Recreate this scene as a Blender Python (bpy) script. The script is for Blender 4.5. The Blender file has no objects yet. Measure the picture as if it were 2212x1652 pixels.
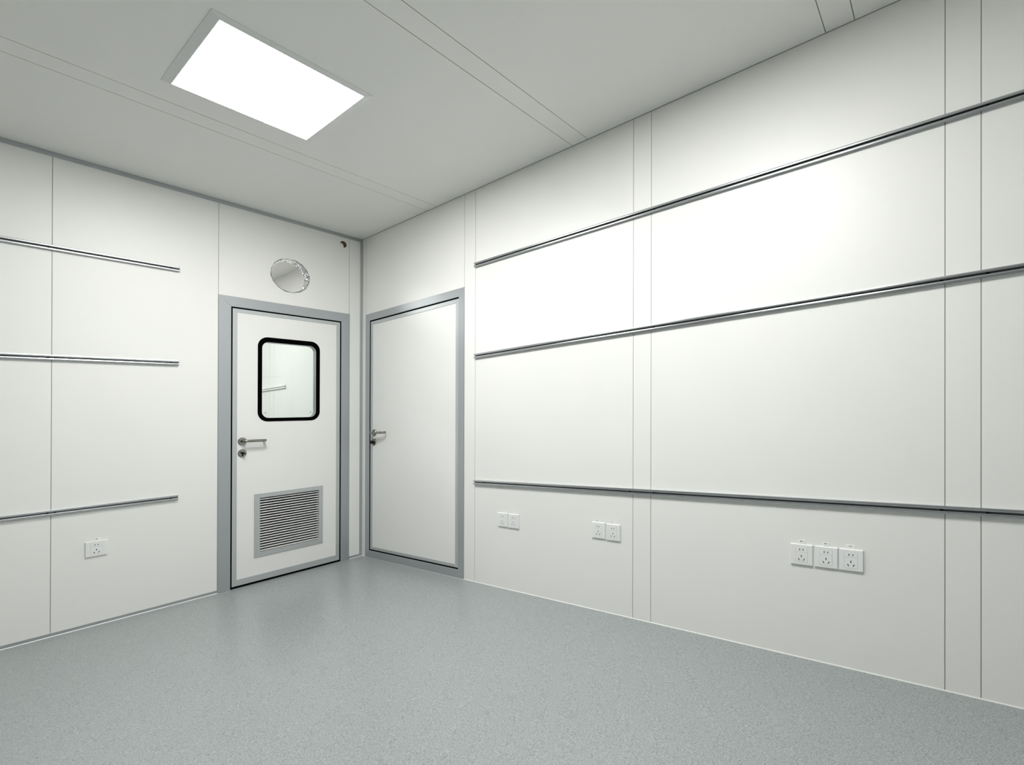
import bpy, bmesh, math, random
from mathutils import Vector, Matrix
from mathutils.geometry import delaunay_2d_cdt

# ------------------------------------------------------------------ camera, light, exposure
S = bpy.context.scene
C = S.collection
# The cabin stands out of level: walls are plumb, but floor, ceiling and every fitting on the
# walls follow the same gentle fall. Heights below are measured from the floor: lev() adds the fall.
FALL_X, FALL_Y = 0.02639512, -0.03562201
def lev(x, y, z):
    return Vector((x, y, z + FALL_X * x + FALL_Y * y))

cam_data = bpy.data.cameras.new('camera')
cam = bpy.data.objects.new('camera', cam_data)
C.objects.link(cam)
S.camera = cam
cam_data.sensor_fit = 'HORIZONTAL'
cam_data.sensor_width = 36.0
cam_data.lens = 36.0 * 1080.232 / 2212.0
cam_data.shift_x = -(1235.0 - 1106.0) / 2212.0
cam_data.shift_y = (903.224 - 826.0) / 2212.0
cam_data.clip_start = 0.02
R_ = Vector((0.595343976, -0.803467445, 0.002369709))
U_ = Vector((-0.003516236, 0.000343915, 0.999993759))
F_ = Vector((0.803463245, 0.595348593, 0.002620434))
m = Matrix((R_, U_, -F_)).transposed().to_4x4()
m.translation = Vector((-2.28034997, -3.83924792, 1.12332194))
cam.matrix_world = m

world = bpy.data.worlds.new('world')
S.world = world
world.use_nodes = True
world.node_tree.nodes['Background'].inputs[0].default_value = (0.02, 0.02, 0.02, 1)
world.node_tree.nodes['Background'].inputs[1].default_value = 1.0

S.view_settings.view_transform = 'Standard'
S.view_settings.look = 'None'
S.view_settings.gamma = 1.0
S.view_settings.use_curve_mapping = False
S.view_settings.exposure = 1.72
LAMP = 12.0          # emission of the ceiling panels
S.cycles.max_bounces = 16
S.cycles.diffuse_bounces = 10
S.cycles.use_denoising = True

H = 2.6              # room height
XL, YF, YB = -4.0, -5.4, 2.7   # left wall, wall behind the camera, far wall of the next room
random.seed(4)

# ------------------------------------------------------------------ materials
def mat(name, col, rough=0.5, metal=0.0, spec=0.5, emit=None, strength=0.0, coat=0.0):
    mt = bpy.data.materials.new(name)
    mt.use_nodes = True
    b = mt.node_tree.nodes['Principled BSDF']
    b.inputs['Base Color'].default_value = (*col, 1)
    b.inputs['Roughness'].default_value = rough
    b.inputs['Metallic'].default_value = metal
    b.inputs['Specular IOR Level'].default_value = spec
    if coat:
        b.inputs['Coat Weight'].default_value = coat
        b.inputs['Coat Roughness'].default_value = 0.15
    if emit:
        b.inputs['Emission Color'].default_value = (*emit, 1)
        b.inputs['Emission Strength'].default_value = strength
    return mt

def noise_tint(mt, scale, amount, detail=2.0, bump=0.0, rough_var=0.0):
    """fine mottling of the base colour, and optional bump, in object space"""
    nt = mt.node_tree
    b = nt.nodes['Principled BSDF']
    tc = nt.nodes.new('ShaderNodeTexCoord')
    n = nt.nodes.new('ShaderNodeTexNoise')
    n.inputs['Scale'].default_value = scale
    n.inputs['Detail'].default_value = detail
    nt.links.new(tc.outputs['Object'], n.inputs['Vector'])
    col = b.inputs['Base Color'].default_value[:3]
    r = nt.nodes.new('ShaderNodeValToRGB')
    r.color_ramp.elements[0].position = 0.3
    r.color_ramp.elements[1].position = 0.7
    r.color_ramp.elements[0].color = (*[c * (1 - amount) for c in col], 1)
    r.color_ramp.elements[1].color = (*[min(1, c * (1 + amount)) for c in col], 1)
    nt.links.new(n.outputs['Fac'], r.inputs['Fac'])
    nt.links.new(r.outputs['Color'], b.inputs['Base Color'])
    if bump:
        bp = nt.nodes.new('ShaderNodeBump')
        bp.inputs['Strength'].default_value = bump
        bp.inputs['Distance'].default_value = 0.001
        nt.links.new(n.outputs['Fac'], bp.inputs['Height'])
        nt.links.new(bp.outputs['Normal'], b.inputs['Normal'])
    return mt

M = {}
M['panel'] = noise_tint(mat('white_wall_panel', (0.805, 0.806, 0.782), 0.42, spec=0.4), 3.0, 0.006, 3)
M['low_bounce_wall'] = noise_tint(mat('low_bounce_grey_wall', (0.40, 0.405, 0.395), 0.5), 3.0, 0.006, 3)  # for the unseen left wall, greyed to cut bounce light
M['ceiling'] = noise_tint(mat('white_ceiling_panel', (0.82, 0.82, 0.795), 0.5, spec=0.35), 3.0, 0.006, 3)
M['caulk'] = mat('grey_joint', (0.30, 0.30, 0.28), 0.7)
M['ceiling_joint'] = mat('dark_grey_joint', (0.19, 0.19, 0.175), 0.7)
M['white_bead'] = mat('white_sealant', (0.70, 0.71, 0.69), 0.4)
M['grey_metal'] = noise_tint(mat('grey_frame_metal', (0.43, 0.455, 0.47), 0.42, 0.6), 400, 0.03)
M['edge_metal'] = noise_tint(mat('light_grey_frame_metal', (0.53, 0.555, 0.565), 0.42, 0.5), 400, 0.03)
M['leaf'] = noise_tint(mat('white_door_sheet', (0.795, 0.797, 0.775), 0.40, spec=0.4), 3.0, 0.006, 3)
M['black'] = mat('black_rubber', (0.001, 0.001, 0.001), 0.8, spec=0.03)
M['gloss_black'] = mat('black_glass_border', (0.001, 0.001, 0.001), 0.8, spec=0.02)
M['alu'] = mat('anodised_aluminium', (0.58, 0.60, 0.62), 0.24, 1.0)
M['slot'] = mat('shaded_slot_aluminium', (0.17, 0.175, 0.18), 0.5, 0.7)  # slot shade put into the colour: a darkened copy of the rail aluminium
M['slat'] = mat('louver_aluminium', (0.80, 0.81, 0.80), 0.42, 0.15)
M['steel'] = mat('brushed_steel', (0.31, 0.31, 0.275), 0.24, 1.0)
M['dark_steel'] = mat('dark_screw_steel', (0.02, 0.02, 0.02), 0.5, 0.6)
M['plastic'] = mat('white_socket_plastic', (0.80, 0.81, 0.80), 0.30, spec=0.5)
M['plastic_line'] = mat('socket_joint', (0.42, 0.43, 0.42), 0.6)
M['pin'] = mat('dark_pin_hole', (0.003, 0.003, 0.003), 0.9, spec=0.0)
M['paper'] = mat('white_label_paper', (0.86, 0.87, 0.85), 0.45)
M['ink'] = mat('black_ink', (0.03, 0.03, 0.03), 0.7)
M['cut_edge'] = mat('dark_cut_edge', (0.05, 0.05, 0.045), 0.7)
M['foil'] = mat('silver_foil', (0.88, 0.89, 0.90), 0.08, 1.0)
M['core'] = noise_tint(mat('brown_board_core', (0.30, 0.22, 0.12), 0.85), 90, 0.6)
M['diffuser'] = mat('lit_diffuser', (0.9, 0.9, 0.9), 0.6, emit=(1.0, 1.0, 0.985), strength=LAMP)
M['lamp_frame'] = mat('lamp_frame_paint', (0.76, 0.77, 0.76), 0.45)

# floor: speckled grey sheet vinyl
def floor_material():
    mt = mat('speckled_grey_vinyl', (0.35, 0.385, 0.39), 0.27, spec=0.5)
    nt = mt.node_tree
    b = nt.nodes['Principled BSDF']
    tc = nt.nodes.new('ShaderNodeTexCoord')
    def noise(scale, det):
        n = nt.nodes.new('ShaderNodeTexNoise')
        n.inputs['Scale'].default_value = scale
        n.inputs['Detail'].default_value = det
        nt.links.new(tc.outputs['Object'], n.inputs['Vector'])
        return n
    def ramp(n, p0, c0, p1, c1):
        r = nt.nodes.new('ShaderNodeValToRGB')
        r.color_ramp.elements[0].position = p0
        r.color_ramp.elements[0].color = (*c0, 1)
        r.color_ramp.elements[1].position = p1
        r.color_ramp.elements[1].color = (*c1, 1)
        nt.links.new(n.outputs['Fac'], r.inputs['Fac'])
        return r
    r1 = ramp(noise(230, 3), 0.32, FLOOR_A, 0.68, FLOOR_B)
    r2 = ramp(noise(150, 2), 0.30, (0.74, 0.74, 0.74), 0.42, (1, 1, 1))
    mx = nt.nodes.new('ShaderNodeMixRGB')
    mx.blend_type = 'MULTIPLY'
    mx.inputs[0].default_value = 1.0
    nt.links.new(r1.outputs[0], mx.inputs[1])
    nt.links.new(r2.outputs[0], mx.inputs[2])
    nt.links.new(mx.outputs[0], b.inputs['Base Color'])
    n3 = noise(90, 3)
    bp = nt.nodes.new('ShaderNodeBump')
    bp.inputs['Strength'].default_value = 0.12
    bp.inputs['Distance'].default_value = 0.001
    nt.links.new(n3.outputs['Fac'], bp.inputs['Height'])
    nt.links.new(bp.outputs['Normal'], b.inputs['Normal'])
    return mt
FLOOR_A, FLOOR_B = (0.215, 0.238, 0.240), (0.365, 0.390, 0.392)
M['floor'] = floor_material()

def glass_material():
    mt = bpy.data.materials.new('clear_glass')
    mt.use_nodes = True
    nt = mt.node_tree
    nt.nodes.clear()
    out = nt.nodes.new('ShaderNodeOutputMaterial')
    mx = nt.nodes.new('ShaderNodeMixShader')
    tr = nt.nodes.new('ShaderNodeBsdfTransparent')
    tr.inputs[0].default_value = (0.95, 0.98, 0.97, 1)
    gl = nt.nodes.new('ShaderNodeBsdfGlossy')
    gl.inputs['Roughness'].default_value = 0.02
    fr = nt.nodes.new('ShaderNodeFresnel')
    fr.inputs[0].default_value = 1.45
    nt.links.new(fr.outputs[0], mx.inputs[0])
    nt.links.new(tr.outputs[0], mx.inputs[1])
    nt.links.new(gl.outputs[0], mx.inputs[2])
    nt.links.new(mx.outputs[0], out.inputs[0])
    return mt
M['glass'] = glass_material()

# ------------------------------------------------------------------ helpers
# Every shape is written in plain room coordinates (u along a surface, w out of it, z up from the
# floor) and mapped to the world by one of these frames.
def ident(x, y, z): return (x, y, z)
def on_back(u, w, z): return (u, -w, z)        # wall_back: u = x, w = out into the room
def on_right(u, w, z): return (-w, -u, z)      # wall_right: u = distance from the corner

class MB:
    """collects geometry, then links it as ONE mesh object"""
    def __init__(self, fr=ident):
        self.bm = bmesh.new(); self.fr = fr; self.mats = []
    def mi(self, key):
        if key not in self.mats: self.mats.append(key)
        return self.mats.index(key)
    def v(self, a, b, c):
        return self.bm.verts.new(self.fr(a, b, c))
    def face(self, pts, key):
        f = self.bm.faces.new([self.v(*p) for p in pts]); f.material_index = self.mi(key); return f
    def box(self, a0, a1, b0, b1, c0, c1, key, bev=0.0, seg=1):
        tmp = bmesh.new()
        vs = [tmp.verts.new((x, y, z)) for x in (a0, a1) for y in (b0, b1) for z in (c0, c1)]
        for q in ((0, 1, 3, 2), (4, 6, 7, 5), (0, 4, 5, 1), (2, 3, 7, 6), (0, 2, 6, 4), (1, 5, 7, 3)):
            tmp.faces.new([vs[i] for i in q])
        if bev: bmesh.ops.bevel(tmp, geom=tmp.edges[:], offset=bev, segments=seg, affect='EDGES', profile=0.5)
        self.merge(tmp, key)
    def merge(self, tmp, key, smooth=False):
        mi = self.mi(key); mp = {}
        for v in tmp.verts: mp[v] = self.v(*v.co)
        for f in tmp.faces:
            try: nf = self.bm.faces.new([mp[v] for v in f.verts])
            except ValueError: continue
            nf.material_index = mi; nf.smooth = smooth or f.smooth
        tmp.free()
    def prism(self, poly, axis, t0, t1, key, smooth=False):
        """closed polygon of (p, q) pairs swept along axis 0, 1 or 2"""
        tmp = bmesh.new()
        def pt(p, q, t):
            return {0: (t, p, q), 1: (p, t, q), 2: (p, q, t)}[axis]
        a = [tmp.verts.new(pt(p, q, t0)) for p, q in poly]
        b = [tmp.verts.new(pt(p, q, t1)) for p, q in poly]
        n = len(poly)
        tmp.faces.new(a[::-1]); tmp.faces.new(b)
        for i in range(n):
            f = tmp.faces.new((a[i], a[(i + 1) % n], b[(i + 1) % n], b[i])); f.smooth = smooth
        self.merge(tmp, key)
    def ring(self, outer, inner, w0, w1, key):
        """flat ring between two closed loops of (u, z), from depth w0 to w1"""
        tmp = bmesh.new(); n = len(outer)
        L = [[tmp.verts.new((u, w, z)) for u, z in lp] for lp in (outer, inner) for w in (w0, w1)]
        o0, o1, i0, i1 = L
        for k in range(n):
            j = (k + 1) % n
            tmp.faces.new((o1[k], o1[j], i1[j], i1[k]))
            tmp.faces.new((o0[j], o0[k], i0[k], i0[j]))
            tmp.faces.new((o0[k], o0[j], o1[j], o1[k]))
            tmp.faces.new((i0[j], i0[k], i1[k], i1[j]))
        self.merge(tmp, key)
    def tube(self, path, r, key, seg=16, cap=True):
        """round tube through local points (already in frame coordinates)"""
        tmp = bmesh.new(); rings = []
        P = [Vector(p) for p in path]
        up = None
        for i, p in enumerate(P):
            d = (P[min(i + 1, len(P) - 1)] - P[max(i - 1, 0)]).normalized()
            if up is None:
                up = Vector((0, 0, 1)) if abs(d.z) < 0.9 else Vector((1, 0, 0))
            s = d.cross(up).normalized(); up = s.cross(d).normalized()
            rings.append([tmp.verts.new(p + r * (math.cos(t) * s + math.sin(t) * up))
                          for t in (2 * math.pi * k / seg for k in range(seg))])
        for a, b in zip(rings, rings[1:]):
            for k in range(seg):
                f = tmp.faces.new((a[k], a[(k + 1) % seg], b[(k + 1) % seg], b[k])); f.smooth = True
        if cap:
            tmp.faces.new(rings[0][::-1]); tmp.faces.new(rings[-1])
        self.merge(tmp, key)
    def disc(self, u, z, prof, key, seg=40, smooth=True):
        """turned shape about an axis out of the wall; prof = [(radius, w), ...]"""
        tmp = bmesh.new(); rings = []
        for r, w in prof:
            rings.append([tmp.verts.new((u + r * math.cos(t), w, z + r * math.sin(t)))
                          for t in (2 * math.pi * k / seg for k in range(seg))])
        for a, b in zip(rings, rings[1:]):
            for k in range(seg):
                f = tmp.faces.new((a[k], a[(k + 1) % seg], b[(k + 1) % seg], b[k])); f.smooth = False
        tmp.faces.new(rings[0][::-1]); tmp.faces.new(rings[-1])
        self.merge(tmp, key)
    def build(self, name, parent=None, origin=None, smooth_angle=None):
        """origin: room coordinates of the object's own origin (default: its parent's, else 0)"""
        bmesh.ops.recalc_face_normals(self.bm, faces=self.bm.faces)
        if origin is not None: og = lev(*origin)
        elif parent is not None: og = Vector(parent['_o'])
        else: og = Vector((0, 0, 0))
        for v in self.bm.verts:
            v.co = lev(*v.co) - og
        me = bpy.data.meshes.new(name)
        self.bm.to_mesh(me); self.bm.free()
        for k in self.mats: me.materials.append(M[k])
        o = bpy.data.objects.new(name, me); C.objects.link(o)
        if parent is not None:
            o.parent = parent
            o.location = og - Vector(parent['_o'])
        else:
            o.location = og
        o['_o'] = tuple(og)
        return o

def empty(name, at):
    o = bpy.data.objects.new(name, None); C.objects.link(o)
    o.empty_display_size = 0.05
    o.location = lev(*at); o['_o'] = tuple(lev(*at))
    return o
def tag(o, label=None, cat=None, group=None, kind=None):
    if label: o['label'] = label
    if cat: o['category'] = cat
    if group: o['group'] = group
    if kind: o['kind'] = kind
    return o
def dup(root, at, label=None):
    """copy of a thing with copies of its parts and sub-parts, moved to another spot"""
    def rec(o, parent):
        c = o.copy(); C.objects.link(c); c.parent = parent
        for ch in list(o.children): rec(ch, c)
        return c
    c = rec(root, None)
    c.location = lev(*at)
    if label: c['label'] = label
    return c

def rrect(u0, u1, z0, z1, r, seg=8):
    pts = []
    for cx, cz, a0 in ((u1 - r, z0 + r, -90), (u1 - r, z1 - r, 0), (u0 + r, z1 - r, 90), (u0 + r, z0 + r, 180)):
        for k in range(seg + 1):
            a = math.radians(a0 + 90 * k / seg)
            pts.append((cx + r * math.cos(a), cz + r * math.sin(a)))
    return pts

def inside(p, lp):
    c = False
    for k in range(len(lp)):
        (x0, y0), (x1, y1) = lp[k], lp[k - 1]
        if (y0 > p[1]) != (y1 > p[1]) and p[0] < (x1 - x0) * (p[1] - y0) / (y1 - y0) + x0: c = not c
    return c

def sheet_with_holes(mb, u0, u1, z0, z1, w, holes, key):
    loops = [[(u0, z0), (u1, z0), (u1, z1), (u0, z1)]] + [list(h) for h in holes]
    pts, eds = [], []
    for lp in loops:
        b = len(pts)
        pts += [Vector(p) for p in lp]
        eds += [(b + k, b + (k + 1) % len(lp)) for k in range(len(lp))]
    vo, _, fo_, _, _, _ = delaunay_2d_cdt(pts, eds, [], 0, 1e-6)
    tmp = bmesh.new()
    vs = [tmp.verts.new((v.x, w, v.y)) for v in vo]
    for f in fo_:
        c = sum((vo[k] for k in f), Vector((0, 0))) / len(f)
        if not any(inside(c, h) for h in holes): tmp.faces.new([vs[k] for k in f])
    mb.merge(tmp, key)

def hole_side(mb, lp, w0, w1, key):
    n = len(lp)
    for i in range(n):
        (a, b), (c, d) = lp[i], lp[(i + 1) % n]
        mb.face([(a, w0, b), (c, w0, d), (c, w1, d), (a, w1, b)], key)

# ------------------------------------------------------------------ setting: walls, ceiling, floor
T = 0.06                                   # thickness of a wall panel
def panel_wall(mb, cuts, u0, u1, z0, z1, groove=0.0032, depth=0.0012, w=0.0, voids=(), holes=(), key='panel', joint='caulk'):
    """panels between upright joints; voids = (u0, u1, z1) door openings from the floor up"""
    cols = []; p = u0
    for c in sorted(cuts):
        cols.append((p, c - groove / 2, False)); cols.append((c - groove / 2, c + groove / 2, True)); p = c + groove / 2
    cols.append((p, u1, False))
    for a, b, is_g in cols:
        vd = [v for v in voids if v[0] < b and v[1] > a]
        zb = z0
        if vd:
            v0, v1, zb = vd[0]
            if v0 > a: mb.face([(a, w, z0), (v0, w, z0), (v0, w, zb), (a, w, zb)], key)
            if v1 < b: mb.face([(v1, w, z0), (b, w, z0), (b, w, zb), (v1, w, zb)], key)
        hs = [h for h in holes if a < h[0][0] < b]
        if is_g:
            mb.face([(a, w - depth, zb), (b, w - depth, zb), (b, w - depth, z1), (a, w - depth, z1)], joint)
            mb.face([(a, w - depth, zb), (a, w, zb), (a, w, z1), (a, w - depth, z1)], key)
            mb.face([(b, w - depth, zb), (b, w, zb), (b, w, z1), (b, w - depth, z1)], key)
        elif hs:
            sheet_with_holes(mb, a, b, zb, z1, w, hs, key)
        else:
            mb.face([(a, w, zb), (b, w, zb), (b, w, z1), (a, w, z1)], key)

DUCT = [(-0.5645 + 0.1344 * math.cos(t), 2.1862 + 0.121 * math.sin(t)) for t in (2 * math.pi * k / 72 for k in range(72))]
KID = [(-0.1906, 2.532), (-0.1811, 2.5417), (-0.1666, 2.5471), (-0.152, 2.5449), (-0.1406, 2.5361), (-0.136, 2.5228),
       (-0.1393, 2.5091), (-0.1489, 2.4994), (-0.1581, 2.4963), (-0.1643, 2.5007), (-0.1623, 2.5093), (-0.1673, 2.5172),
       (-0.1769, 2.5256), (-0.1864, 2.5271)]

mb = MB(on_back)
VA = (-0.952, -0.176, 1.908)               # opening of door_1
panel_wall(mb, [-1.7871, -1.0195, -0.1140, -2.87], XL, 0, 0, H, voids=[VA], holes=[DUCT, KID])
hole_side(mb, DUCT, 0, -T, 'panel')
for u in VA[:2]: mb.face([(u, 0, 0), (u, -T, 0), (u, -T, VA[2]), (u, 0, VA[2])], 'panel')
mb.face([(VA[0], 0, VA[2]), (VA[1], 0, VA[2]), (VA[1], -T, VA[2]), (VA[0], -T, VA[2])], 'panel')
# face towards the next room
sheet_with_holes(mb, VA[0], VA[1], VA[2], H, -T, [DUCT], 'panel')
mb.face([(XL, -T, 0), (VA[0], -T, 0), (VA[0], -T, H), (XL, -T, H)], 'panel')
mb.face([(VA[1], -T, 0), (0, -T, 0), (0, -T, H), (VA[1], -T, H)], 'panel')
# the small crescent cut-out stops inside the board
hole_side(mb, KID, 0, -0.03, 'core')
sheet_with_holes(mb, -0.20, -0.13, 2.49, 2.552, -0.03, [], 'core')
tag(mb.build('wall_back'), 'white panel wall with the windowed door and the round duct hole', 'wall', kind='structure')

mb = MB(on_right)
VB = (0.110, 1.199, 1.921)                 # opening of door_2
panel_wall(mb, [0.0570, 1.2460, 1.3526, 2.5467, 2.6505, 3.8472, 3.9496, 5.146, 5.25, -1.615, -1.72], -YB, -YF, 0, H, voids=[VB])
for u in VB[:2]: mb.face([(u, 0, 0), (u, -T, 0), (u, -T, VB[2]), (u, 0, VB[2])], 'panel')
mb.face([(VB[0], 0, VB[2]), (VB[1], 0, VB[2]), (VB[1], -T, VB[2]), (VB[0], -T, VB[2])], 'panel')
mb.face([(VB[0], -T, 0), (VB[1], -T, 0), (VB[1], -T, VB[2]), (VB[0], -T, VB[2])], 'panel')
tag(mb.build('wall_right'), 'long white panel wall on the right with three rails and seven sockets', 'wall', kind='structure')

def plain_wall(name, p0, p1, label, key='panel'):
    mb = MB()
    (x0, y0), (x1, y1) = p0, p1
    mb.face([(x0, y0, 0), (x1, y1, 0), (x1, y1, H), (x0, y0, H)], key)
    tag(mb.build(name), label, 'wall', kind='structure')
plain_wall('wall_left', (XL, YF), (XL, YB), 'unseen wall to the left of the camera, greyed to dim the left side', 'low_bounce_wall')
plain_wall('wall_front', (XL, YF), (0, YF), 'white panel wall behind the camera')
plain_wall('wall_far', (XL, YB), (0, YB), 'white far wall of the room beyond the windowed door')

mb = MB(lambda u, w, z: (z, -u, H - w))
panel_wall(mb, [0.8460, 0.9530, 2.1524, 2.2570, 3.4521, 3.5569, 4.752, 4.857, -0.35, -0.45, -1.65, -1.75], -YB, -YF, XL, 0, groove=0.0034, depth=0.0012, key='ceiling', joint='ceiling_joint')
tag(mb.build('ceiling'), 'off-white panel ceiling with paired joints', 'ceiling', kind='structure')

mb = MB()
mb.face([(XL, YF, 0), (0, YF, 0), (0, YB, 0), (XL, YB, 0)], 'floor')
tag(mb.build('floor'), 'grey speckled sheet floor', 'floor', kind='structure')

# trims
mb = MB(on_back)
mb.box(XL, 0, 0, 0.006, H - 0.0245, H, 'grey_metal', 0.0008)
tag(mb.build('trim_1'), 'grey metal channel along the top of the back wall', 'trim', kind='structure')
mb = MB(on_back)
mb.box(-0.0215, -0.0005, 0, 0.006, 0.0, H - 0.0245, 'grey_metal', 0.0008)
mb.box(-0.0045, -0.0035, 0.006, 0.0065, 0.0, H - 0.0245, 'caulk')
tag(mb.build('trim_2'), 'upright grey metal channel in the room corner between the doors', 'trim', kind='structure')
mb = MB(on_back)
mb.box(XL, -1.0200, 0, 0.006, 0.0, 0.0205, 'grey_metal', 0.0008)
mb.box(-0.1095, -0.0215, 0, 0.006, 0.0, 0.0205, 'grey_metal', 0.0008)
tag(mb.build('baseboard_back'), 'low grey metal channel along the foot of the back wall', 'baseboard', kind='structure')
mb = MB(on_back)
mb.prism([(0.006, 0), (0.0105, 0), (0.0085, 0.0025), (0.006, 0.0035)], 0, XL, -1.0195, 'white_bead')
mb.prism([(0.006, 0), (0.0105, 0), (0.0085, 0.0025), (0.006, 0.0035)], 0, -0.1095, -0.0005, 'white_bead')
tag(mb.build('trim_3'), 'thin white sealant bead along the foot of the back wall', 'trim', kind='structure')
mb = MB(on_right)
mb.prism([(0.0, 0), (0.0040, 0), (0.0030, 0.0024), (0.0, 0.0038)], 0, 0.008, -YF, 'white_bead')
tag(mb.build('trim_4'), 'thin white sealant bead along the foot of the right wall', 'trim', kind='structure')
mb = MB(on_right)
mb.prism([(0.0, H), (0.0030, H), (0.0, H - 0.0030)], 0, 0.0, -YF, 'caulk')
tag(mb.build('trim_5'), 'fine grey joint where the right wall meets the ceiling', 'trim', kind='structure')

# ------------------------------------------------------------------ doors
def mitred(mb, u0, u1, z0, z1, wd, w0, w1, key, bottom=True, line=None):
    """flat frame of four (or three) mitred bars, outer u0..u1, z0..z1; wd = (side, top, side, bottom)"""
    l, t, r, b = wd
    o = [(u0, z0), (u1, z0), (u1, z1), (u0, z1)]
    zi = z0 + (b if bottom else 0)
    i = [(u0 + l, zi), (u1 - r, zi), (u1 - r, z1 - t), (u0 + l, z1 - t)]
    bars = [(3, 0), (1, 2), (2, 3)] + ([(0, 1)] if bottom else [])
    for a, c in bars:
        tmp = bmesh.new()
        q = [o[a], o[c], i[c], i[a]]
        lo = [tmp.verts.new((u, w0, z)) for u, z in q]
        hi = [tmp.verts.new((u, w1, z)) for u, z in q]
        tmp.faces.new(lo[::-1]); tmp.faces.new(hi)
        for k in range(4):
            tmp.faces.new((lo[k], lo[(k + 1) % 4], hi[(k + 1) % 4], hi[k]))
        bmesh.ops.bevel(tmp, geom=[e for e in tmp.edges if all(v in hi for v in e.verts)], offset=0.0007, segments=1, affect='EDGES')
        mb.merge(tmp, key)

def lever_handle(fr, u, z, length, root, leaf):
    """rose, neck and lever whose tip turns back to the door"""
    mb = MB(fr)
    mb.disc(u, z, [(0.0265, leaf), (0.0265, leaf + 0.006), (0.0245, leaf + 0.009), (0.012, leaf + 0.0095), (0.0105, leaf + 0.012)], 'steel')
    h = mb.build('door_handle', root)
    mb = MB(fr)
    w = leaf + 0.046; r = 0.012
    pts = [(u, leaf + 0.008, z), (u, w - r, z)]
    for k in range(1, 7):
        a = math.radians(90 * k / 6)
        pts.append((u + r * (1 - math.cos(a)), w - r + r * math.sin(a), z))
    pts.append((u + length - r, w, z))
    for k in range(1, 7):
        a = math.radians(90 * k / 6)
        pts.append((u + length - r + r * math.sin(a), w - r + r * math.cos(a), z))
    pts.append((u + length, leaf + 0.014, z))
    mb.tube(pts, 0.0092, 'steel', 20)
    mb.build('lever', h)
    return h

def thumb_turn(fr, u, z, root, leaf, ang, sgn=1):
    mb = MB(fr)
    mb.disc(u, z, [(0.0265, leaf), (0.0265, leaf + 0.006), (0.0245, leaf + 0.009), (0.010, leaf + 0.0095)], 'steel')
    k_ = mb.build('lock_rose', root)
    mb = MB(fr)
    mb.disc(u, z, [(0.0085, leaf + 0.0095), (0.0085, leaf + 0.016), (0.0065, leaf + 0.017)], 'dark_steel', 20)
    ca, sa = math.cos(ang), math.sin(ang)
    tmp = bmesh.new()
    prof = [(-0.014, 0.017), (-0.012, 0.035), (0.012, 0.035), (0.014, 0.017)]
    lo, hi = [], []
    for p, w in prof:
        for s, L in ((-0.0025, lo), (0.0025, hi)):
            L.append(tmp.verts.new((u + p * ca - s * sa, leaf + w, z + p * sa + s * ca)))
    tmp.faces.new(lo); tmp.faces.new(hi[::-1])
    for i in range(4):
        j = (i + 1) % 4
        tmp.faces.new((lo[i], lo[j], hi[j], hi[i]))
    mb.merge(tmp, 'dark_steel')
    # lower half of the cylinder
    mb.box(u - 0.0045, u + 0.0045, leaf + 0.009, leaf + 0.0115, z - 0.020, z - 0.006, 'dark_steel', 0.002, 2)
    mb.build('thumb_turn', k_)
    return k_

# door_1: windowed door with louver in the back wall
d1 = tag(empty('door_1', (-0.5655, 0, 0)), 'white door with black-edged window and grey louver in grey frame', 'door', kind='structure')
mb = MB(on_back)
mitred(mb, -1.0195, -0.1105, 0.0, 1.9715, (0.0735, 0.0685, 0.0700, 0), 0.0, 0.0045, 'grey_metal', bottom=False)
# jamb lining in the opening
mb.box(-0.9515, -0.9460, -T, 0.0, 0.0, 1.9030, 'grey_metal')
mb.box(-0.1805, -0.1765, -T, 0.0, 0.0, 1.9030, 'grey_metal')
mb.box(-0.9515, -0.1765, -T, 0.0, 1.9030, 1.9075, 'grey_metal')
mb.build('door_frame', d1)
mb = MB(on_back)
mb.box(-0.9460, -0.9370, -0.045, 0.0020, 0.0, 1.9030, 'black')
mb.box(-0.1885, -0.1805, -0.045, 0.0005, 0.0, 1.9030, 'black')
mb.box(-0.9370, -0.1885, -0.045, 0.0005, 1.8940, 1.9030, 'black')
mb.box(-0.9370, -0.1885, -0.045, -0.0005, 0.0, 0.0135, 'black')
tag(mb.build('door_seal', d1), 'black rubber seal')
LU0, LU1, LZ0, LZ1 = -0.9370, -0.1885, 0.0138, 1.8940
win_o = rrect(-0.7804, -0.3477, 1.1240, 1.7200, 0.066)
win_i = rrect(-0.7535, -0.3760, 1.1490, 1.6860, 0.044)
LV = (-0.7650, -0.3540, 0.2137, 0.5890)                # clear opening of the louver
mb = MB(on_back)
lv_loop = [(LV[0], LV[2]), (LV[1], LV[2]), (LV[1], LV[3]), (LV[0], LV[3])]
for w in (-0.003, -0.043):
    sheet_with_holes(mb, LU0, LU1, LZ0, LZ1, w, [win_i, lv_loop], 'leaf')
hole_side(mb, win_i, -0.003, -0.043, 'edge_metal')
hole_side(mb, lv_loop, -0.003, -0.043, 'edge_metal')
hole_side(mb, [(LU0, LZ0), (LU1, LZ0), (LU1, LZ1), (LU0, LZ1)], -0.003, -0.043, 'edge_metal')
leaf = mb.build('door_leaf', d1)
mb = MB(on_back)
mitred(mb, LU0, LU1, LZ0, LZ1, (0.0295, 0.0250, 0.0280, 0.0425), -0.003, 0.0000, 'edge_metal')
mb.build('edge_trim', leaf)
mb = MB(on_back)
mb.ring(win_o, win_i, -0.003, -0.0005, 'gloss_black')
mb.ring(win_o, win_i, -0.0455, -0.043, 'gloss_black')
wf = mb.build('window_frame', d1)
mb = MB(on_back)
gl_ = rrect(-0.7530, -0.3765, 1.1495, 1.6855, 0.0435)
mb.face([(u, -0.006, z) for u, z in gl_], 'glass')
mb.face([(u, -0.040, z) for u, z in gl_], 'glass')
tag(mb.build('window_pane', wf), 'clear double glass pane')
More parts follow.
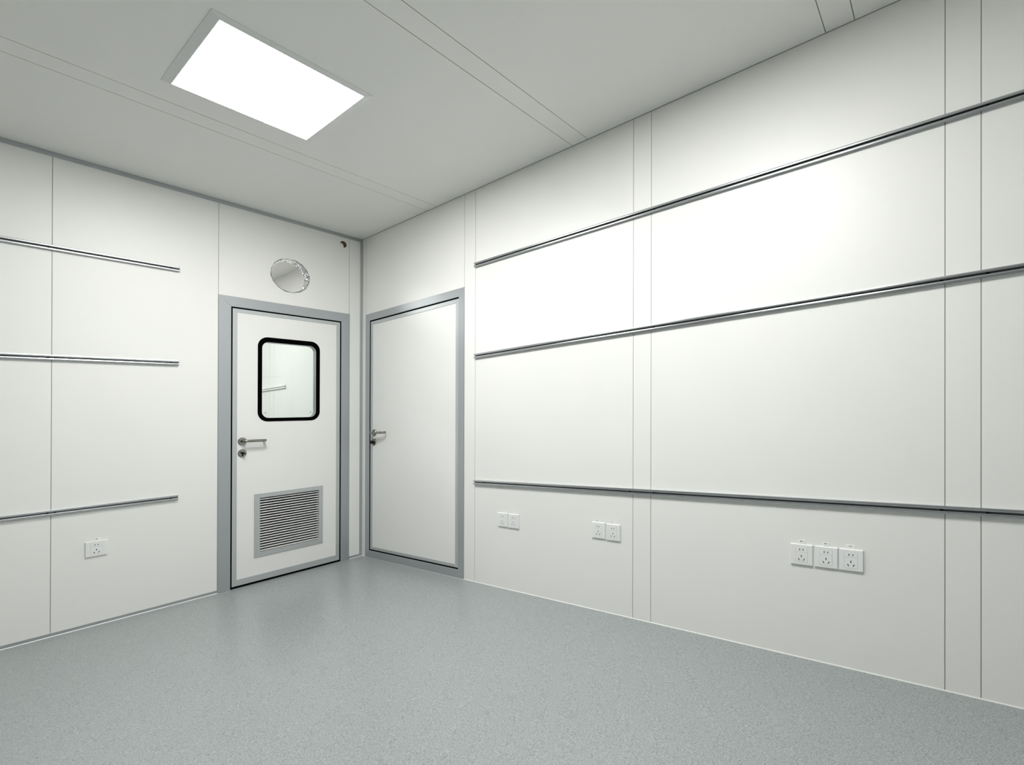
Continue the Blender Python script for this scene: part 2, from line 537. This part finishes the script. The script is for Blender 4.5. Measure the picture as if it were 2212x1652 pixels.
for u in (-0.7294, -0.4169):
    mb = MB(on_back)
    mb.disc(u, 1.1852, [(0.0055, -0.006), (0.0055, -0.0045), (0.003, -0.0035)], 'plastic_line', 16)
    mb.build('glass_button', wf)
mb = MB(on_back)
mitred(mb, -0.7998, -0.3223, 0.1800, 0.6198, (0.0348, 0.0308, 0.0317, 0.0337), -0.003, 0.0035, 'edge_metal')
lf = mb.build('louver', d1)
mb = MB(on_back)
n = 21; pitch = (LV[3] - LV[2]) / n
for k in range(n):
    zc = LV[2] + pitch * (k + 0.10)
    a, b = (0.0005, zc + 0.0020), (-0.0135, zc + 0.0084)
    mb.prism([(a[0], a[1]), (a[0] - 0.0003, a[1] + 0.0016), (b[0], b[1] + 0.0012), (b[0], b[1])], 0, LV[0], LV[1], 'slat')
mb.build('slats', lf)
mb = MB(on_back)
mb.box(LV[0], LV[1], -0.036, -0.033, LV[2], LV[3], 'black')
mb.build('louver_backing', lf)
lever_handle(on_back, -0.8757, 0.9925, 0.132, d1, 0.000 - 0.003)
thumb_turn(on_back, -0.8757, 0.9122, d1, -0.003, math.radians(150))

# door_2: plain door in the right wall
d2 = tag(empty('door_2', (0, -0.6510, 0)), 'plain white door with dark lever in grey frame beside the room corner', 'door', kind='structure')
mb = MB(on_right)
mitred(mb, 0.0562, 1.2465, 0.0030, 1.9720, (0.0593, 0.0565, 0.0541, 0.0565), 0.0, 0.0045, 'grey_metal')
mb.box(0.1105, 0.1155, -0.05, 0.0, 0.003, 1.9155, 'grey_metal')
mb.box(1.1924, 1.1985, -0.05, 0.0, 0.003, 1.9155, 'grey_metal')
mb.box(0.1105, 1.1985, -0.05, 0.0, 1.9155, 1.9205, 'grey_metal')
mb.box(0.1155, 1.1924, -0.05, 0.0, 0.003, 0.0595, 'grey_metal')
mb.build('door_frame', d2)
mb = MB(on_right)
mb.box(0.1155, 0.1245, -0.045, 0.0010, 0.0595, 1.9155, 'black')
mb.box(0.1245, 1.1875, -0.045, 0.0010, 1.9060, 1.9155, 'black')
mb.box(0.1245, 1.1875, -0.045, 0.0010, 0.0595, 0.0685, 'black')
tag(mb.build('door_seal', d2), 'black rubber seal')
mb = MB(on_right)
mb.box(0.1245, 1.1865, -0.043, -0.003, 0.0685, 1.9060, 'leaf')
leaf2 = mb.build('door_leaf', d2)
mb = MB(on_right)
mitred(mb, 0.1245, 1.1865, 0.0685, 1.9060, (0.0280, 0.0270, 0.0300, 0.0225), -0.003, 0.0000, 'edge_metal')
mb.build('edge_trim', leaf2)
lever_handle(on_right, 0.1789, 1.0080, 0.168, d2, -0.003)
thumb_turn(on_right, 0.1760, 0.9330, d2, -0.003, math.radians(85))

# ------------------------------------------------------------------ duct hole foil
mb = MB(on_back)
tmp = bmesh.new()
nseg, nd = 110, 7
rings = []
for j in range(nd):
    w = 0.0012 - (T + 0.004) * j / (nd - 1)
    ring = []
    for k in range(nseg):
        t = 2 * math.pi * k / nseg
        e = random.uniform(0.001, 0.0085) if j else random.uniform(-0.001, 0.0015)
        ring.append(tmp.verts.new((-0.5645 + (0.1338 - e) * math.cos(t), w + (random.uniform(-0.003, 0.003) if 0 < j < nd - 1 else 0), 2.1862 + (0.1204 - e) * math.sin(t))))
    rings.append(ring)
for a, b in zip(rings, rings[1:]):
    for k in range(nseg):
        k2 = (k + 1) % nseg
        if random.random() < 0.5:
            tmp.faces.new((a[k], a[k2], b[k2])); tmp.faces.new((a[k], b[k2], b[k]))
        else:
            tmp.faces.new((a[k], a[k2], b[k])); tmp.faces.new((a[k2], b[k2], b[k]))
mb.merge(tmp, 'foil')
fo = mb.build('foil_sleeve', origin=(-0.5645, 0, 2.1862))
tag(fo, 'crinkled silver foil lining the round hole in the wall above the windowed door', 'foil lining')

mb = MB(on_back)
tmp = bmesh.new()
o_, i_ = [], []
for k in range(144):
    t = 2 * math.pi * k / 144
    dr = 0.0018 + 0.0016 * math.sin(5 * t + 1) * math.sin(11 * t) + random.uniform(-0.0006, 0.0006)
    o_.append(tmp.verts.new((-0.5645 + (0.1344 + max(dr, 0.0004)) * math.cos(t), 0.0004, 2.1862 + (0.121 + max(dr, 0.0004)) * math.sin(t))))
    i_.append(tmp.verts.new((-0.5645 + 0.1336 * math.cos(t), 0.0006, 2.1862 + 0.1202 * math.sin(t))))
for k in range(144):
    tmp.faces.new((o_[k], o_[(k + 1) % 144], i_[(k + 1) % 144], i_[k]))
mb.merge(tmp, 'cut_edge')
tag(mb.build('cut_edge', fo), 'dark uneven rim of the cut')

# ------------------------------------------------------------------ wall rails
RH, RD = 0.0285, 0.0150
def rail_profile():
    h, d, t, lip = RH, RD, 0.0022, 0.0105
    def lipz(z): return z
    def face(z0, z1):            # convex lip face, bulging outwards
        n, sag = 6, (z1 - z0) * 0.085
        return [(d - sag * (2 * k / n - 1) ** 2, z0 + (z1 - z0) * k / n) for k in range(n + 1)]
    pts = [(0, 0)] + face(0, lip) + [(d - 0.0030, lip), (d - 0.0030, t), (t, t), (t, h - t), (d - 0.0030, h - t), (d - 0.0030, h - lip)] + face(h - lip, h) + [(0, h)]
    return pts
def rail(fr, u0, z0, u1, z1, label, screws, name='wall_rail', group=None, key='alu'):
    """z0, z1 = height of the top edge at either end"""
    mb = MB(fr)
    tmp = bmesh.new()
    pr = rail_profile()
    a = [tmp.verts.new((u0, w, z0 - RH + z)) for w, z in pr]
    b = [tmp.verts.new((u1, w, z1 - RH + z)) for w, z in pr]
    k = len(pr)
    tmp.faces.new(a); tmp.faces.new(b[::-1])
    inner = bmesh.new()
    for i in range(k):
        j = (i + 1) % k
        if 7 < i < 14:              # walls of the slot, darkened to stand in for the shade inside
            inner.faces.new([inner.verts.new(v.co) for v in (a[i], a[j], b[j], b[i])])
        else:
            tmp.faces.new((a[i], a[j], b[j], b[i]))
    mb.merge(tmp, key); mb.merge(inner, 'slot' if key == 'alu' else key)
    x, w, z = fr((u0 + u1) / 2, 0, (z0 + z1) / 2 - RH / 2)
    o = mb.build(name, origin=(x, w, z))
    tag(o, label, 'rail', group)
    for s in screws:
        zz = z0 + (z1 - z0) * (s - u0) / (u1 - u0) - RH / 2
        mb = MB(fr)
        mb.disc(s, zz, [(0.0052, 0.0022), (0.0052, 0.0050), (0.0035, 0.0060)], 'dark_steel', 14)
        mb.build('screw', o)
    return o
GB, GA = 'long rails across the right wall', 'rails on the back wall left of the windowed door'
sc = [1.44, 2.5315, 2.6690, 3.8375, 3.9670, 5.1]
def ext(u0, z0, u1, z1, u): return z0 + (z1 - z0) * (u - u0) / (u1 - u0)
ye = 5.35
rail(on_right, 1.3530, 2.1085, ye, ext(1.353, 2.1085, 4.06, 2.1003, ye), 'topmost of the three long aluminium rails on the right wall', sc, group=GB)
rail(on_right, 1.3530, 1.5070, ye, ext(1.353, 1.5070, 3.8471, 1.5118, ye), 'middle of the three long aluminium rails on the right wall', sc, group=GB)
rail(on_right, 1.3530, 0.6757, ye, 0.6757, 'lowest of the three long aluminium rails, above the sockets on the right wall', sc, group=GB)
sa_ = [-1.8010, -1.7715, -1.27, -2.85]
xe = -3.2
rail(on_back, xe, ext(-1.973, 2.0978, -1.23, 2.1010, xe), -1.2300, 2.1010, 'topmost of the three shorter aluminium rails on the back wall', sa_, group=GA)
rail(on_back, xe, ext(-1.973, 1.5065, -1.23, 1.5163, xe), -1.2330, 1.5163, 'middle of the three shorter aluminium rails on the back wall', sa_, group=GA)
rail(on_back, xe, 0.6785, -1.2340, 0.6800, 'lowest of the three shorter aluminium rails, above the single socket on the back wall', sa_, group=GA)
rail(on_right, -2.6, 1.505, -1.35, 1.505, 'rail in the next room seen through the door window', [], key='slat')  # pale material stands in for the glass haze over this rail

# ------------------------------------------------------------------ sockets
def make_socket(fr, u, z, wd=0.0870, ht=0.0865, label=None, group=None):
    root = empty('wall_socket', fr(u, 0, z))
    tag(root, label, 'socket', group)
    mb = MB(fr)
    # plate with sloping edges
    tmp = bmesh.new()
    lo = [tmp.verts.new((u + sx * wd / 2, w, z + sz * ht / 2)) for w in (0.0, 0.0045) for sx, sz in ((-1, -1), (1, -1), (1, 1), (-1, 1))]
    hi = [tmp.verts.new((u + sx * (wd / 2 - 0.0022), 0.0085, z + sz * (ht / 2 - 0.0022))) for sx, sz in ((-1, -1), (1, -1), (1, 1), (-1, 1))]
    a, b = lo[:4], lo[4:]
    tmp.faces.new(a[::-1]); tmp.faces.new(hi)
    for p, q in ((a, b), (b, hi)):
        for k in range(4):
            tmp.faces.new((p[k], p[(k + 1) % 4], q[(k + 1) % 4], q[k]))
    mb.merge(tmp, 'plastic')
    mb.build('plate', root)
    mb = MB(fr)
    iw, ih = 0.046 * wd / 0.086, 0.064
    mb.box(u - iw / 2 - 0.0006, u + iw / 2 + 0.0006, 0.0080, 0.0087, z - ih / 2 - 0.0006, z + ih / 2 + 0.0006, 'plastic_line')
    zs = z + ih * 0.17
    mb.box(u - iw / 2, u + iw / 2, 0.0085, 0.0093, z - ih / 2, zs - 0.0004, 'plastic', 0.0003)
    mb.box(u - iw / 2, u + iw / 2, 0.0085, 0.0093, zs + 0.0004, z + ih / 2, 'plastic', 0.0003)
    ins = mb.build('insert', root)
    def slot(du, dz, l, wth, ang):
        mb = MB(fr)
        ca, sa = math.cos(ang), math.sin(ang)
        q = [(-wth / 2, -l / 2), (wth / 2, -l / 2), (wth / 2, l / 2), (-wth / 2, l / 2)]
        q = [(u + du + p * ca - r * sa, z + dz + p * sa + r * ca) for p, r in q]
        tmp = bmesh.new()
        A = [tmp.verts.new((p, 0.0088, r)) for p, r in q]; B = [tmp.verts.new((p, 0.0095, r)) for p, r in q]
        tmp.faces.new(A[::-1]); tmp.faces.new(B)
        for k in range(4): tmp.faces.new((A[k], A[(k + 1) % 4], B[(k + 1) % 4], B[k]))
        mb.merge(tmp, 'pin')
        mb.build('pin_hole', ins)
    slot(-0.0068, 0.0215, 0.0078, 0.0028, 0); slot(0.0068, 0.0215, 0.0072, 0.0028, 0)
    slot(0, -0.0060, 0.0098, 0.0030, 0)
    slot(-0.0098, -0.0200, 0.0100, 0.0028, math.radians(32)); slot(0.0098, -0.0200, 0.0100, 0.0028, math.radians(-32))
    return root
g3, g2, g1 = 'three sockets in a row on the right wall', 'middle pair of sockets on the right wall', 'pair of sockets nearest the plain door'
first = make_socket(on_right, 3.3623, 0.4370, label='left one of the row of three white wall sockets on the right wall', group=g3)
for u, z, lab, g in ((3.4561, 0.4372, 'middle one of the row of three white wall sockets on the right wall', g3),
                     (3.5461, 0.4375, 'right one of the row of three white wall sockets on the right wall', g3),
                     (2.3365, 0.4385, 'left socket of the middle pair, below the narrow joint strip', g2),
                     (2.4303, 0.4360, 'right socket of the middle pair, below the narrow joint strip', g2),
                     (1.6130, 0.4340, 'left socket of the pair nearest the plain door', g1),
                     (1.7077, 0.4330, 'right socket of the pair nearest the plain door', g1)):
    c = dup(first, (0, -u, z), lab); c['group'] = g
make_socket(on_back, -1.6075, 0.4320, wd=0.0935, ht=0.0850, label='single white wall socket on the back wall below the short rails')

# small printed labels stuck above the sockets
def sticker(fr, u, z, wd, ht, marks, label, group=None):
    mb = MB(fr)
    mb.box(u - wd / 2, u + wd / 2, 0.0, 0.0022, z - ht / 2, z + ht / 2, 'paper', 0.0005)
    x, w, zz = fr(u, 0, z)
    o = mb.build('label_sticker', origin=(x, w, zz))
    tag(o, label, 'label', group)
    mb = MB(fr)
    p = u - 0.0068
    for m_ in marks:
        mb.box(p, p + 0.0014 + 0.0006 * m_, 0.0022, 0.0024, z + 0.0012 - 0.0012 * m_, z + 0.0048, 'ink')
        p += 0.0031
    mb.build('lettering', o)
gl = 'small labels above the right wall sockets'
for u, lab, mk in ((3.3621, 'small white printed label above the left socket of the row of three', (1, 1, 0, 1)),
                   (3.4549, 'small white printed label above the middle socket of the row of three', (1, 0, 1, 0)),
                   (2.3316, 'small white printed label above the left socket of the middle pair', (1, 1, 0)),
                   (2.4273, 'small white printed label above the right socket of the middle pair', (1, 0, 1)),
                   (1.6131, 'small white printed label above the left socket nearest the plain door', (1, 0)),
                   (1.7030, 'small white printed label above the right socket nearest the plain door', (0, 1))):
    sticker(on_right, u, 0.4895 if u > 2 else 0.4860, 0.024, 0.0145, mk, lab, gl)
sticker(on_right, 3.5445, 0.4890, 0.032, 0.0170, (0, 0, 1, 0), 'wider white printed label above the right socket of the row of three', gl)
sticker(on_back, -1.6034, 0.4835, 0.026, 0.0145, (1, 1, 1), 'small white printed label above the single back wall socket')

# ------------------------------------------------------------------ ceiling lights
def ceiling_light(cx, cy, sx, sy, label, group):
    fr = lambda a, b, c: (cx + a, cy + b, H - c)
    root = empty('ceiling_light', (cx, cy, H))
    tag(root, label, 'ceiling light', group)
    mb = MB(fr)
    a, b, dp = sx / 2, sy / 2, 0.010
    e, ey, dp = 0.0330, 0.0215, 0.012
    tmp = bmesh.new()
    L = [[tmp.verts.new((p * x, q * y, c)) for p, q in ((-1, -1), (1, -1), (1, 1), (-1, 1))]
         for x, y, c in ((a, b, 0.0), (a, b, 0.002), (a - e, b - ey, dp), (a - e, b - ey, 0.006))]
    for p, q in zip(L, L[1:]):
        for k in range(4): tmp.faces.new((p[k], p[(k + 1) % 4], q[(k + 1) % 4], q[k]))
    tmp.faces.new(L[0][::-1])
    tmp.faces.new(L[-1])
    mb.merge(tmp, 'lamp_frame')
    mb.build('frame', root)
    mb = MB(fr)
    x, y = a - e, b - ey
    mb.box(-x + 0.0005, x - 0.0005, -y + 0.0005, y - 0.0005, 0.0065, dp - 0.0006, 'diffuser')
    mb.build('diffuser', root)
    return root
GL = 'square ceiling panel lights'
lt = ceiling_light(-1.2820, -1.4045, 0.6430, 0.5905, 'bright square ceiling panel light with a narrow grey rim', GL)
dup(lt, (-1.2820, -3.08, H), 'ceiling panel light above and behind the camera')
dup(lt, (-1.2820, 1.35, H), 'ceiling panel light in the room beyond the windowed door')

for o in bpy.data.objects:
    if '_o' in o: del o['_o']
